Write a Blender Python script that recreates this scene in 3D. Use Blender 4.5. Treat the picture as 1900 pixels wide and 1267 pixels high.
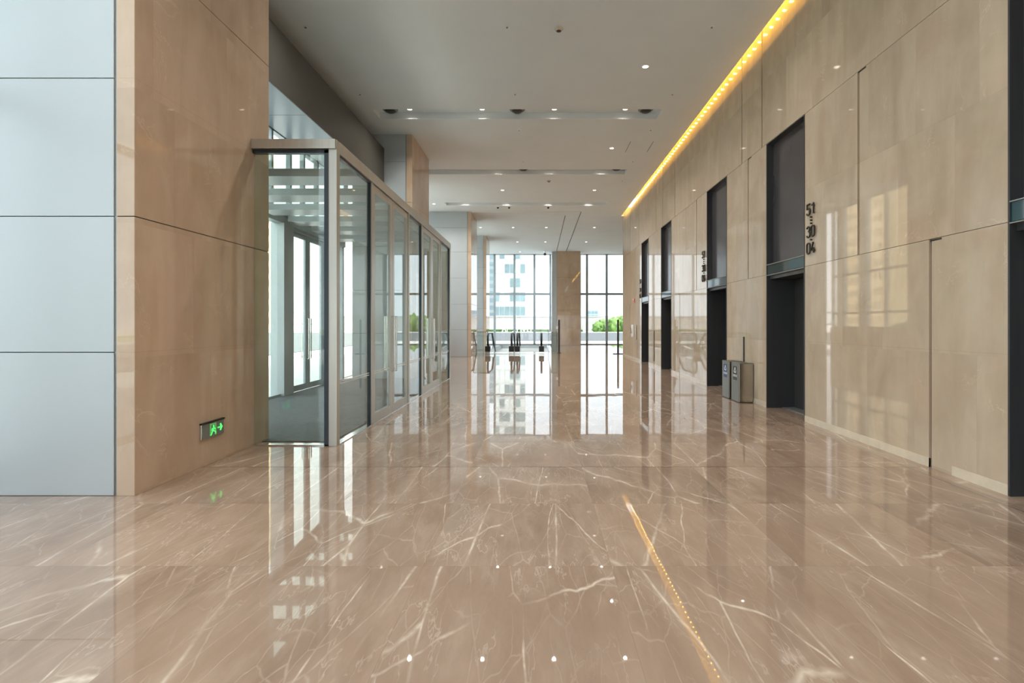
import bpy, bmesh, math, random
from mathutils import Vector, Matrix, noise as mnoise

random.seed(7)
for o in list(bpy.data.objects):
    bpy.data.objects.remove(o)
sc = bpy.context.scene
COL = sc.collection

# ------------------------------------------------------------------ camera
cam_d = bpy.data.cameras.new('camera')
cam_d.sensor_width = 36.0
cam_d.lens = 36.0 * 1000 / 1900
cam_d.shift_x = -50 / 1900
cam_d.shift_y = -31.5 / 1900
cam_d.clip_start = 0.05
cam_d.clip_end = 2000
cam = bpy.data.objects.new('camera', cam_d)
COL.objects.link(cam)
cam.location = (0, 0, 1.6)
cam.rotation_euler = (math.radians(90), 0, 0)
sc.camera = cam

# ------------------------------------------------------------------ world, sun, exposure
SKY = 3.6
LAMP = 2.4
world = bpy.data.worlds.new('world')
sc.world = world
world.use_nodes = True
bg = world.node_tree.nodes['Background']
bg.inputs['Color'].default_value = (0.935, 0.97, 1.0, 1)
bg.inputs['Strength'].default_value = SKY
sun_d = bpy.data.lights.new('sun', 'SUN')
sun_d.energy = 16.0
sun_d.angle = math.radians(6)
sun_d.color = (1.0, 0.93, 0.82)
sun = bpy.data.objects.new('sun', sun_d)
COL.objects.link(sun)
sun.rotation_euler = Vector((-0.5, 0.25, -0.83)).to_track_quat('-Z', 'Y').to_euler()
sc.view_settings.view_transform = 'Standard'
sc.view_settings.look = 'None'
sc.view_settings.gamma = 1
sc.view_settings.use_curve_mapping = False
sc.view_settings.exposure = 0.36
cy = sc.cycles
cy.use_denoising = True
cy.max_bounces = 10
cy.diffuse_bounces = 5
cy.glossy_bounces = 5
cy.transmission_bounces = 4
cy.transparent_max_bounces = 32
cy.caustics_reflective = False
cy.caustics_refractive = False
cy.sample_clamp_indirect = 6.0

# ------------------------------------------------------------------ materials
def new_mat(name):
    m = bpy.data.materials.new(name)
    m.use_nodes = True
    nt = m.node_tree
    for n in list(nt.nodes):
        nt.nodes.remove(n)
    out = nt.nodes.new('ShaderNodeOutputMaterial')
    return m, nt, out

class NT:
    """small node-graph writer"""
    def __init__(s, nt):
        s.nt = nt
    def n(s, kind, **kw):
        nd = s.nt.nodes.new(kind)
        for k, v in kw.items():
            setattr(nd, k, v)
        return nd
    def set(s, sock, v):
        if hasattr(v, 'is_output') or isinstance(v, bpy.types.NodeSocket):
            s.nt.links.new(v, sock)
        else:
            sock.default_value = v
    def math(s, op, a, b=None, c=None, clamp=False):
        nd = s.n('ShaderNodeMath', operation=op, use_clamp=clamp)
        for i, v in enumerate((a, b, c)):
            if v is not None:
                s.set(nd.inputs[i], v)
        return nd.outputs[0]
    def vmath(s, op, a, b=None):
        nd = s.n('ShaderNodeVectorMath', operation=op)
        s.set(nd.inputs[0], a)
        if b is not None:
            s.set(nd.inputs[1], b)
        return nd.outputs[0]
    def comb(s, x, y, z):
        nd = s.n('ShaderNodeCombineXYZ')
        for i, v in enumerate((x, y, z)):
            s.set(nd.inputs[i], v)
        return nd.outputs[0]
    def noise(s, vec, scale, detail=4, rough=.55, dist=0.0):
        nd = s.n('ShaderNodeTexNoise')
        s.set(nd.inputs['Vector'], vec)
        nd.inputs['Scale'].default_value = scale
        nd.inputs['Detail'].default_value = detail
        nd.inputs['Roughness'].default_value = rough
        nd.inputs['Distortion'].default_value = dist
        return nd
    def mix(s, fac, a, b, blend='MIX'):
        nd = s.n('ShaderNodeMix', data_type='RGBA', blend_type=blend)
        s.set(nd.inputs[0], fac)
        s.set(nd.inputs[6], a)
        s.set(nd.inputs[7], b)
        return nd.outputs[2]
    def maprange(s, v, a, b, c, d, smooth=False):
        nd = s.n('ShaderNodeMapRange')
        if smooth:
            nd.interpolation_type = 'SMOOTHSTEP'
        s.set(nd.inputs[0], v)
        for i, q in enumerate((a, b, c, d)):
            nd.inputs[i + 1].default_value = q
        return nd.outputs[0]
    def rgb(s, c):
        nd = s.n('ShaderNodeRGB')
        nd.outputs[0].default_value = (*c, 1)
        return nd.outputs[0]

def simple(name, color, rough=.5, metal=0.0, spec=.5, noise_amt=.06, noise_scale=6.0, emis=None, bump=0.0, coat=0.0, aniso=None):
    m, nt, out = new_mat(name)
    g = NT(nt)
    b = g.n('ShaderNodeBsdfPrincipled')
    pos = g.n('ShaderNodeNewGeometry').outputs['Position']
    if aniso:
        pos = g.vmath('MULTIPLY', pos, aniso)
    nz = g.noise(pos, noise_scale, 3)
    f = g.maprange(nz.outputs[0], .3, .7, 1 - noise_amt, 1 + noise_amt)
    c = g.vmath('SCALE', (color[0], color[1], color[2]))
    c.node.inputs['Scale'].default_value = 1
    nt.links.new(f, c.node.inputs['Scale'])
    nt.links.new(c, b.inputs['Base Color'])
    b.inputs['Roughness'].default_value = rough
    b.inputs['Metallic'].default_value = metal
    b.inputs['Specular IOR Level'].default_value = spec
    b.inputs['Coat Weight'].default_value = coat
    if emis:
        b.inputs['Emission Color'].default_value = (*emis[0], 1)
        b.inputs['Emission Strength'].default_value = emis[1]
    if bump:
        bn = g.n('ShaderNodeBump')
        bn.inputs['Strength'].default_value = bump
        bn.inputs['Distance'].default_value = .02
        nt.links.new(nz.outputs[0], bn.inputs['Height'])
        nt.links.new(bn.outputs[0], b.inputs['Normal'])
    nt.links.new(b.outputs[0], out.inputs[0])
    return m

def glass_mat(name, tint=(.93, .97, .955), base=.04, rough=0.0):
    m, nt, out = new_mat(name)
    g = NT(nt)
    lw = g.n('ShaderNodeLayerWeight')
    lw.inputs[0].default_value = .5
    p = g.math('POWER', lw.outputs['Facing'], 5.0)
    f = g.math('MULTIPLY_ADD', p, 1 - base, base, clamp=True)
    tr = g.n('ShaderNodeBsdfTransparent')
    tr.inputs[0].default_value = (*tint, 1)
    gl = g.n('ShaderNodeBsdfGlossy')
    gl.inputs['Roughness'].default_value = rough
    mx = g.n('ShaderNodeMixShader')
    nt.links.new(f, mx.inputs[0])
    nt.links.new(tr.outputs[0], mx.inputs[1])
    nt.links.new(gl.outputs[0], mx.inputs[2])
    nt.links.new(mx.outputs[0], out.inputs[0])
    return m

def emit(name, color, strength):
    m, nt, out = new_mat(name)
    e = nt.nodes.new('ShaderNodeEmission')
    e.inputs[0].default_value = (*color, 1)
    e.inputs[1].default_value = strength
    nt.links.new(e.outputs[0], out.inputs[0])
    return m

def floor_marble():
    m, nt, out = new_mat('brown_marble_floor')
    g = NT(nt)
    b = g.n('ShaderNodeBsdfPrincipled')
    pos = g.n('ShaderNodeNewGeometry').outputs['Position']
    sep = g.n('ShaderNodeSeparateXYZ')
    nt.links.new(pos, sep.inputs[0])
    X, Y = sep.outputs[0], sep.outputs[1]
    T = 1.245
    tx = g.math('DIVIDE', g.math('SUBTRACT', X, .48), T)
    ty = g.math('DIVIDE', g.math('SUBTRACT', Y, 3.57), T)
    fx, fy = g.math('FLOOR', tx), g.math('FLOOR', ty)
    wn = g.n('ShaderNodeTexWhiteNoise', noise_dimensions='2D')
    nt.links.new(g.comb(fx, fy, 0.0), wn.inputs['Vector'])
    off = g.vmath('SCALE', wn.outputs['Color'])
    off.node.inputs['Scale'].default_value = 37.0
    p = g.vmath('ADD', pos, off)
    # rotate + stretch so that veins run diagonally
    mp = g.n('ShaderNodeMapping')
    nt.links.new(p, mp.inputs['Vector'])
    mp.inputs['Rotation'].default_value = (0, 0, math.radians(38))
    mp.inputs['Scale'].default_value = (1.0, .26, 1)
    pr = mp.outputs[0]
    mp2 = g.n('ShaderNodeMapping')
    nt.links.new(p, mp2.inputs['Vector'])
    mp2.inputs['Rotation'].default_value = (0, 0, math.radians(-52))
    mp2.inputs['Scale'].default_value = (1.0, .3, 1)
    pr2 = mp2.outputs[0]
    def ridge(vec, scale, w, detail=5, rough=.55, dist=.4):
        nz = g.noise(vec, scale, detail, rough, dist).outputs[0]
        a = g.math('ABSOLUTE', g.math('SUBTRACT', nz, .5))
        return g.maprange(a, 0.0, w, 1.0, 0.0)
    mask1 = g.maprange(g.noise(p, 1.1, 2).outputs[0], .36, .56, 0, 1)
    mask2 = g.maprange(g.noise(g.vmath('ADD', p, (9.1, 3.3, 0)), 1.4, 2).outputs[0], .36, .56, 0, 1)
    def cracks(vec, scale, w, warp, wscale):
        nz = g.noise(vec, wscale, 4, .55)
        d = g.vmath('SUBTRACT', nz.outputs['Color'], (.5, .5, .5))
        d = g.vmath('SCALE', d)
        d.node.inputs['Scale'].default_value = warp
        vo = g.n('ShaderNodeTexVoronoi', feature='DISTANCE_TO_EDGE', voronoi_dimensions='2D')
        nt.links.new(g.vmath('ADD', vec, d), vo.inputs['Vector'])
        vo.inputs['Scale'].default_value = scale
        return vo.outputs['Distance'], g.maprange(vo.outputs['Distance'], 0.0, w, 1.0, 0.0)
    d1, c1 = cracks(pr, 1.15, .014, .17, 1.8)
    d2, c2 = cracks(g.vmath('ADD', pr2, (4.2, 7.7, 0)), 1.3, .010, .17, 1.7)
    d3, c3 = cracks(g.vmath('ADD', pr, (14.2, 2.7, 0)), 2.9, .016, .14, 2.2)
    d4, c4 = cracks(g.vmath('ADD', pr2, (1.2, 22.7, 0)), 5.0, .022, .14, 3.5)
    thick = g.maprange(g.noise(p, 3.0, 3).outputs[0], .34, .58, .12, 1.0)
    v1 = g.math('MULTIPLY', c1, g.math('MULTIPLY', thick, g.math('MULTIPLY_ADD', mask1, .75, .25)))
    v2 = g.math('MULTIPLY', c2, g.math('MULTIPLY', thick, mask2))
    v3 = g.math('MULTIPLY', c3, g.math('MULTIPLY', mask2, .28))
    v4 = g.math('MULTIPLY', c4, g.math('MULTIPLY', mask1, .26))
    v5 = g.math('MULTIPLY', ridge(pr, 1.5, .006, 6, .62, .0), g.math('MULTIPLY', mask2, .35))
    vein = g.math('MAXIMUM', g.math('MAXIMUM', v1, v2), g.math('MAXIMUM', v3, v4))
    vein = g.math('MAXIMUM', vein, v5)
    vein = g.math('MULTIPLY', vein, g.maprange(g.noise(p, 11.0, 3).outputs[0], .3, .62, .3, 1.0))
    # soft pale clouds beside the veins
    h1 = g.math('MULTIPLY', g.maprange(d1, 0, .14, 1, 0), g.math('MULTIPLY', mask1, .42))
    h2 = g.math('MULTIPLY', ridge(pr, 2.4, .10, 6, .65, .0), g.math('MULTIPLY', mask2, .30))
    haze = g.math('MAXIMUM', h1, h2)
    haze = g.math('MULTIPLY', haze, g.maprange(g.noise(pr, 7.0, 4, .6).outputs[0], .3, .7, .2, 1.2))
    cloud = g.noise(pr, 2.2, 5, .6).outputs[0]
    fine = g.noise(pr, 16.0, 5, .65).outputs[0]
    tone = g.math('ADD', g.maprange(cloud, .3, .7, .0, .75), g.maprange(fine, .3, .7, 0, .25))
    base = g.mix(tone, g.rgb((.250, .171, .124)), g.rgb((.352, .254, .192)))
    tilev = g.maprange(wn.outputs['Value'], 0, 1, .90, 1.10)
    base = g.vmath('SCALE', base)
    nt.links.new(tilev, base.node.inputs['Scale'])
    c = g.mix(haze, base, g.rgb((.53, .42, .335)))
    c = g.mix(g.math('MULTIPLY', vein, .95), c, g.rgb((.72, .62, .52)))
    # seams: fine tile joints, wider expansion joints, a border line near the lift wall
    def seam(f, w):
        fr = g.math('FRACT', f)
        d = g.math('MINIMUM', fr, g.math('SUBTRACT', 1.0, fr))
        return g.math('LESS_THAN', d, w)
    s1 = g.math('MAXIMUM', seam(tx, .0009), seam(ty, .0009))
    s2 = seam(g.math('DIVIDE', g.math('SUBTRACT', Y, 6.06), 5.5), .0011)
    s3 = g.math('LESS_THAN', g.math('ABSOLUTE', g.math('SUBTRACT', X, 4.14)), .005)
    c = g.mix(g.math('MULTIPLY', s1, .35), c, g.rgb((.10, .065, .045)))
    c = g.mix(g.math('MULTIPLY', g.math('MAXIMUM', s2, s3), .85), c, g.rgb((.05, .032, .022)))
    nt.links.new(c, b.inputs['Base Color'])
    b.inputs['Roughness'].default_value = .016
    b.inputs['IOR'].default_value = 1.52
    bn = g.n('ShaderNodeBump')
    bn.inputs['Strength'].default_value = .012
    bn.inputs['Distance'].default_value = .05
    nt.links.new(g.noise(p, 2.2, 1).outputs[0], bn.inputs['Height'])
    nt.links.new(bn.outputs[0], b.inputs['Normal'])
    nt.links.new(b.outputs[0], out.inputs[0])
    return m

def wall_marble(name, axis, c_lo, c_hi, pink, joint_z=(), width=.9, rough=.03):
    """polished beige stone: vertical grain, slabs that differ a little, faint slab joints"""
    m, nt, out = new_mat(name)
    g = NT(nt)
    b = g.n('ShaderNodeBsdfPrincipled')
    pos = g.n('ShaderNodeNewGeometry').outputs['Position']
    sep = g.n('ShaderNodeSeparateXYZ')
    nt.links.new(pos, sep.inputs[0])
    U = sep.outputs[1] if axis == 'Y' else g.math('ADD', sep.outputs[0], sep.outputs[1])
    Z = sep.outputs[2]
    zi = g.math('FLOOR', g.math('DIVIDE', g.math('SUBTRACT', Z, .03), 1.26))
    uo = g.math('ADD', U, g.math('MULTIPLY', zi, .31))
    ut = g.math('DIVIDE', uo, width)
    ui = g.math('FLOOR', ut)
    wn = g.n('ShaderNodeTexWhiteNoise', noise_dimensions='2D')
    nt.links.new(g.comb(ui, zi, 0.0), wn.inputs['Vector'])
    off = g.vmath('SCALE', wn.outputs['Color'])
    off.node.inputs['Scale'].default_value = 21.0
    p = g.vmath('ADD', pos, off)
    st = g.vmath('MULTIPLY', p, (1, 1, .22))
    n1 = g.noise(st, 2.6, 5, .6, .6).outputs[0]
    n2 = g.noise(p, 1.1, 4, .55, .8).outputs[0]
    tone = g.math('ADD', g.maprange(n1, .32, .68, 0, .5), g.maprange(n2, .32, .68, 0, .5))
    c = g.mix(tone, g.rgb(c_lo), g.rgb(c_hi))
    pk = g.math('MULTIPLY', g.maprange(g.noise(g.vmath('ADD', p, (3.3, 8.1, 1.7)), 1.3, 2).outputs[0], .55, .72, 0, 1), .35)
    c = g.mix(pk, c, g.rgb(pink))
    # hair-thin pale veins
    nz = g.noise(p, 1.0, 5, .6, 1.0).outputs[0]
    vv = g.maprange(g.math('ABSOLUTE', g.math('SUBTRACT', nz, .5)), 0, .006, 1, 0)
    vv = g.math('MULTIPLY', vv, g.maprange(g.noise(g.vmath('ADD', p, (5, 1, 2)), 1.5, 2).outputs[0], .5, .65, 0, .4))
    c = g.mix(vv, c, g.rgb((min(1, c_hi[0] * 1.3), min(1, c_hi[1] * 1.3), min(1, c_hi[2] * 1.35))))
    sv = g.maprange(wn.outputs['Value'], 0, 1, .95, 1.05)
    c = g.vmath('SCALE', c)
    nt.links.new(sv, c.node.inputs['Scale'])
    fr = g.math('FRACT', ut)
    j = g.math('LESS_THAN', g.math('MINIMUM', fr, g.math('SUBTRACT', 1.0, fr)), .0016)
    for z in joint_z:
        j = g.math('MAXIMUM', j, g.math('LESS_THAN', g.math('ABSOLUTE', g.math('SUBTRACT', Z, z)), .0022))
    c = g.mix(g.math('MULTIPLY', j, .22), c, g.rgb((c_lo[0] * .5, c_lo[1] * .45, c_lo[2] * .4)))
    nt.links.new(c, b.inputs['Base Color'])
    b.inputs['Roughness'].default_value = rough
    b.inputs['IOR'].default_value = 1.5
    nt.links.new(b.outputs[0], out.inputs[0])
    return m

M = {}
M['floor'] = floor_marble()
M['stone'] = wall_marble('beige_wall_marble', 'Y', (.43, .335, .245), (.57, .465, .36), (.52, .36, .265), joint_z=(1.32, 3.82))
M['stone_col'] = wall_marble('beige_column_marble', 'Y', (.46, .33, .23), (.59, .445, .335), (.52, .35, .255), joint_z=(1.34, 3.9), width=1.24)
M['groove'] = simple('groove_brown_stone', (.29, .185, .115), .4)
M['skirting'] = simple('pale_skirting_stone', (.63, .54, .43), .12, noise_amt=.08)
M['ceiling'] = simple('ceiling_paint', (.76, .81, .84), .9, noise_amt=.015, noise_scale=1.0, spec=.2)
M['trough'] = simple('trough_paint', (.77, .78, .78), .9, noise_amt=.01, spec=.2)
M['panel'] = simple('pale_blue_grey_metal_panel', (.46, .495, .52), .32, .15, noise_amt=.015, noise_scale=.7)
M['panel_dark'] = simple('dark_grey_metal_panel', (.085, .080, .070), .45, .1, noise_amt=.02, noise_scale=.7)
M['soffit'] = simple('blue_grey_soffit_panel', (.19, .24, .275), .32, .15, noise_amt=.02, noise_scale=.8)
M['joint'] = simple('shadow_joint', (.06, .062, .06), .7)
M['channel'] = simple('grey_steel_channel', (.27, .28, .28), .4, .6)
M['steel'] = simple('champagne_steel', (.50, .475, .43), .30, .75, noise_amt=.05, noise_scale=3, aniso=(8, 8, .3))
M['bright_steel'] = simple('bright_steel', (.72, .71, .68), .18, 1.0, noise_amt=.03)
M['gasket'] = simple('dark_blue_gasket', (.022, .035, .05), .25)
M['darkmetal'] = simple('black_bronze_metal', (.050, .050, .054), .38, .25, noise_amt=.08, noise_scale=4, aniso=(4, 4, .2))
M['upper'] = simple('smoked_mirror_panel', (.060, .055, .060), .16, .0, spec=.55, noise_amt=.06, noise_scale=1.2)
M['liftdoor'] = simple('dark_lift_door_steel', (.085, .082, .084), .28, .5, noise_amt=.06, noise_scale=4, aniso=(6, 6, .2))
M['tealglass'] = simple('dark_teal_glass', (.015, .05, .06), .04, .0, spec=.5, noise_amt=.02)
M['black'] = simple('black_plastic', (.013, .013, .014), .35)
M['letter'] = simple('dark_bronze_letter', (.035, .028, .022), .4, .6)
M['glass'] = glass_mat('clear_glass')
M['glass_t'] = glass_mat('tinted_glass', (.80, .85, .86), .05)
M['glass_s'] = glass_mat('solar_glass', (.64, .67, .68), .05)
M['glass_v'] = glass_mat('vestibule_glass', (.885, .925, .90), .05)
M['frame'] = simple('grey_blue_window_frame', (.36, .42, .46), .4, .1)
M['white'] = simple('white_enamel', (.82, .83, .83), .35)
M['stripe'] = simple('white_safety_film', (.75, .76, .74), .6)
M['mat'] = simple('grey_entrance_carpet', (.088, .098, .106), .85, noise_amt=.35, noise_scale=22, aniso=(.5, 3.5, 1), bump=.3)
M['lamp'] = emit('warm_lamp_lens', (1.0, .84, .62), 3.5)
M['lamp_far'] = emit('neutral_lamp_lens', (1.0, .96, .90), 4)
M['led'] = emit('amber_led', (1.0, .72, .22), 18)
M['green'] = emit('exit_green', (.10, .95, .16), 1.1)
M['greensoft'] = simple('pale_exit_green', (.20, .62, .22), .5, emis=((.12, .8, .18), .12))
M['signplate'] = simple('grey_sign_plate', (.24, .25, .235), .3, .3)
M['bin'] = simple('brushed_grey_steel', (.25, .27, .265), .28, .8, noise_amt=.05, noise_scale=5, aniso=(9, 9, .3))
M['binside'] = simple('polished_bin_side', (.36, .295, .22), .2, .9, noise_amt=.04)
M['sticker_blue'] = simple('blue_sticker', (.025, .07, .22), .4)
M['sticker_black'] = simple('black_sticker', (.018, .022, .024), .4)
M['sticker_white'] = simple('white_print', (.85, .86, .86), .5)
M['red'] = simple('red_alarm_plastic', (.65, .04, .03), .3)
M['handrail'] = simple('black_rubber_handrail', (.018, .026, .032), .4)
M['step'] = simple('grey_escalator_step', (.20, .21, .21), .4, .6)
M['fascia'] = simple('grey_fascia_metal', (.50, .57, .62), .5, .0)
M['rail_brown'] = simple('bronze_rail', (.25, .19, .12), .35, .6)
M['roadm'] = simple('grey_asphalt', (.10, .11, .122), .9, noise_amt=.12, noise_scale=.8)
M['paving'] = simple('pale_plaza_paving', (.55, .55, .54), .8, noise_amt=.06, noise_scale=.5)
M['kerb'] = simple('white_kerb', (.8, .8, .8), .8)
M['grass'] = simple('lawn', (.17, .27, .08), .95, noise_amt=.3, noise_scale=.6)
M['leaf'] = simple('leaf_green', (.16, .27, .08), .9, noise_amt=.55, noise_scale=1.6, bump=.8)
M['leafdark'] = simple('hedge_green', (.06, .12, .04), .9, noise_amt=.5, noise_scale=1.4, bump=.8)
M['trunk'] = simple('bark', (.12, .09, .06), .9)
M['hoard'] = simple('pale_stone_boundary_wall', (.42, .41, .40), .8, noise_amt=.05, noise_scale=.2)
M['tower'] = simple('pale_tower_cladding', (.55, .59, .59), .6, noise_amt=.03, noise_scale=.05)
M['towerglass'] = simple('teal_tower_window', (.20, .29, .32), .4, noise_amt=.3, noise_scale=.12)
M['towerblue'] = simple('blue_tower_glass', (.33, .44, .50), .4, noise_amt=.1, noise_scale=.1)
M['blind'] = simple('drawn_blind', (.62, .66, .66), .7, noise_amt=.05, noise_scale=.2)
M['tan'] = simple('tan_tower_cladding', (.60, .44, .28), .8, noise_amt=.04, noise_scale=.05)
M['tanwin'] = simple('tower_window_dark', (.22, .18, .13), .4, noise_amt=.2, noise_scale=.2)

# ------------------------------------------------------------------ mesh helpers
class MB:
    def __init__(s):
        s.v, s.f = [], []
    def box(s, x0, x1, y0, y1, z0, z1):
        if x1 < x0: x0, x1 = x1, x0
        if y1 < y0: y0, y1 = y1, y0
        if z1 < z0: z0, z1 = z1, z0
        k = len(s.v)
        s.v += [(x0, y0, z0), (x1, y0, z0), (x1, y1, z0), (x0, y1, z0), (x0, y0, z1), (x1, y0, z1), (x1, y1, z1), (x0, y1, z1)]
        s.f += [tuple(k + i for i in q) for q in ((3, 2, 1, 0), (4, 5, 6, 7), (0, 1, 5, 4), (1, 2, 6, 5), (2, 3, 7, 6), (3, 0, 4, 7))]
        return s
    def bbox(s, x0, x1, y0, y1, z0, z1, b=.006):
        """box with chamfered edges"""
        if x1 < x0: x0, x1 = x1, x0
        if y1 < y0: y0, y1 = y1, y0
        if z1 < z0: z0, z1 = z1, z0
        b = min(b, (x1 - x0) * .4, (y1 - y0) * .4, (z1 - z0) * .4)
        bm = bmesh.new()
        bmesh.ops.create_cube(bm, size=1)
        for v in bm.verts:
            v.co = Vector((x0 + (v.co.x + .5) * (x1 - x0), y0 + (v.co.y + .5) * (y1 - y0), z0 + (v.co.z + .5) * (z1 - z0)))
        bmesh.ops.bevel(bm, geom=list(bm.edges), offset=b, segments=2, affect='EDGES', profile=.6)
        s.take(bm)
        return s
    def take(s, bm):
        k = len(s.v)
        bm.verts.index_update()
        s.v += [tuple(v.co) for v in bm.verts]
        s.f += [tuple(k + v.index for v in f.verts) for f in bm.faces]
        bm.free()
    def disc(s, c, prof, n=24, axis='Z'):
        """lathe: prof = [(r, h), ...] about an axis through c"""
        k = len(s.v)
        for (r, h) in prof:
            for i in range(n):
                a = 2 * math.pi * i / n
                p = (r * math.cos(a), r * math.sin(a), h)
                if axis == 'X': p = (p[2], p[0], p[1])
                if axis == 'Y': p = (p[0], p[2], p[1])
                s.v.append((c[0] + p[0], c[1] + p[1], c[2] + p[2]))
        for j in range(len(prof) - 1):
            for i in range(n):
                a, b2 = k + j * n + i, k + j * n + (i + 1) % n
                s.f.append((a, b2, b2 + n, a + n))
        s.f.append(tuple(k + i for i in range(n))[::-1])
        s.f.append(tuple(k + (len(prof) - 1) * n + i for i in range(n)))
        return s
    def tube(s, path, r, n=8, closed=False, ry=None):
        ry = ry or r
        P = [Vector(p) for p in path]
        k = len(s.v)
        m = len(P)
        up = None
        rings = []
        for i in range(m):
            if closed:
                t = (P[(i + 1) % m] - P[i - 1]).normalized()
            else:
                t = (P[min(i + 1, m - 1)] - P[max(i - 1, 0)]).normalized()
            if up is None:
                up = Vector((0, 0, 1)) if abs(t.z) < .9 else Vector((1, 0, 0))
            sd = t.cross(up)
            if sd.length < 1e-5:
                sd = t.cross(Vector((1, .3, 0)))
            sd.normalize()
            up = sd.cross(t).normalized()
            ring = []
            for q in range(n):
                a = 2 * math.pi * (q + .5) / n
                ring.append(len(s.v))
                s.v.append(tuple(P[i] + sd * (r * math.cos(a)) + up * (ry * math.sin(a))))
            rings.append(ring)
        for i in range(m if closed else m - 1):
            a, b2 = rings[i], rings[(i + 1) % m]
            for q in range(n):
                s.f.append((a[q], a[(q + 1) % n], b2[(q + 1) % n], b2[q]))
        if not closed:
            s.f.append(tuple(rings[0][::-1]))
            s.f.append(tuple(rings[-1]))
        return s
    def prism(s, pts, d):
        """polygon pts (3D, planar) extruded by vector d"""
        k = len(s.v)
        n = len(pts)
        s.v += [tuple(p) for p in pts] + [tuple(Vector(p) + Vector(d)) for p in pts]
        s.f.append(tuple(k + i for i in range(n))[::-1])
        s.f.append(tuple(k + n + i for i in range(n)))
        for i in range(n):
            j = (i + 1) % n
            s.f.append((k + i, k + j, k + n + j, k + n + i))
        return s
    def build(s, name, m, parent=None, smooth=False, at=None):
        o0 = Vector(parent_world(parent)) if parent else Vector(at or (0, 0, 0))
        me = bpy.data.meshes.new(name)
        me.from_pydata([tuple(Vector(v) - o0) for v in s.v], [], s.f)
        bm = bmesh.new()
        bm.from_mesh(me)
        bmesh.ops.recalc_face_normals(bm, faces=bm.faces)
        bm.to_mesh(me)
        bm.free()
        if smooth:
            for p in me.polygons:
                p.use_smooth = True
            try:
                me.set_sharp_from_angle(angle=math.radians(40))
            except Exception:
                pass
        me.materials.append(M[m] if isinstance(m, str) else m)
        o = bpy.data.objects.new(name, me)
        COL.objects.link(o)
        if parent:
            o.parent = parent
        else:
            o.location = o0
        return o

def parent_world(p):
    v = Vector((0, 0, 0))
    while p is not None:
        v += p.location
        p = p.parent
    return v

def tag(o, label=None, cat=None, group=None, kind=None):
    if label: o['label'] = label
    if cat: o['category'] = cat
    if group: o['group'] = group
    if kind: o['kind'] = kind
    return o

def thing(name, label, cat, loc, group=None):
    o = bpy.data.objects.new(name, None)
    COL.objects.link(o)
    o.location = loc
    o.empty_display_size = .1
    return tag(o, label, cat, group)

def structure(o, label=None):
    o['kind'] = 'structure'
    if label: o['label'] = label
    return o

def struct_empty(name, loc):
    o = bpy.data.objects.new(name, None)
    COL.objects.link(o)
    o.location = loc
    o['kind'] = 'structure'
    return o

def dup(root, loc, label=None, group=None):
    r = root.copy()
    COL.objects.link(r)
    r.location = loc
    if label: r['label'] = label
    if group: r['group'] = group
    for ch in list(root.children):
        c = ch.copy()
        COL.objects.link(c)
        c.parent = r
        for gch in list(ch.children):
            d = gch.copy()
            COL.objects.link(d)
            d.parent = c
    return r

def text_mesh(name, s, size, origin, u, v, m, parent, depth=.002):
    cu = bpy.data.curves.new('text', 'FONT')
    cu.body = s
    cu.size = size
    cu.align_x = 'CENTER'
    cu.align_y = 'CENTER'
    cu.extrude = depth
    ob = bpy.data.objects.new('text', cu)
    COL.objects.link(ob)
    bpy.context.view_layer.update()
    dg = bpy.context.evaluated_depsgraph_get()
    me = bpy.data.meshes.new_from_object(ob.evaluated_get(dg))
    bpy.data.objects.remove(ob)
    u, v = Vector(u), Vector(v)
    w = u.cross(v)
    o0 = Vector(origin) - parent_world(parent)
    for q in me.vertices:
        q.co = o0 + u * q.co.x + v * q.co.y + w * q.co.z
    me.materials.clear()
    me.materials.append(M[m])
    me.name = name
    o = bpy.data.objects.new(name, me)
    COL.objects.link(o)
    o.parent = parent
    return o

XR, XL, ZC = 4.387, -3.774, 7.2
XF = -5.8             # left facade plane
YB = -9.0             # glazing behind
YE = 43.0             # far glazing
ORD = ['first', 'second', 'third', 'fourth', 'fifth', 'sixth', 'seventh', 'eighth', 'ninth', 'tenth']

# ------------------------------------------------------------------ floor (with the escalator well)
WX0, WX1, WY0, WY1 = -2.95, .62, 31.2, 42.3
f = MB()
f.box(-9 + 3.2, 13, YB, WY0, -.03, 0)
f.box(XF, WX0, WY0, YE, -.03, 0)
f.box(WX1, 13, WY0, YE, -.03, 0)
f.box(WX0, WX1, WY1, YE, -.03, 0)
structure(f.build('floor', 'floor'))
f = MB()
f.box(WX0 - .15, WX0, WY0, WY1, -5, -.03)
f.box(WX1, WX1 + .15, WY0, WY1, -5, -.03)
f.box(WX0 - .15, WX1 + .15, WY1, WY1 + .15, -5, -.03)
f.box(WX0 - .15, WX1 + .15, WY0 - .15, WY0, -5, -.03)
structure(f.build('wall_well', 'fascia'))
structure(MB().box(WX0, WX1, WY0, WY1, -5.2, -5).build('floor_lower', 'paving'))

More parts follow.
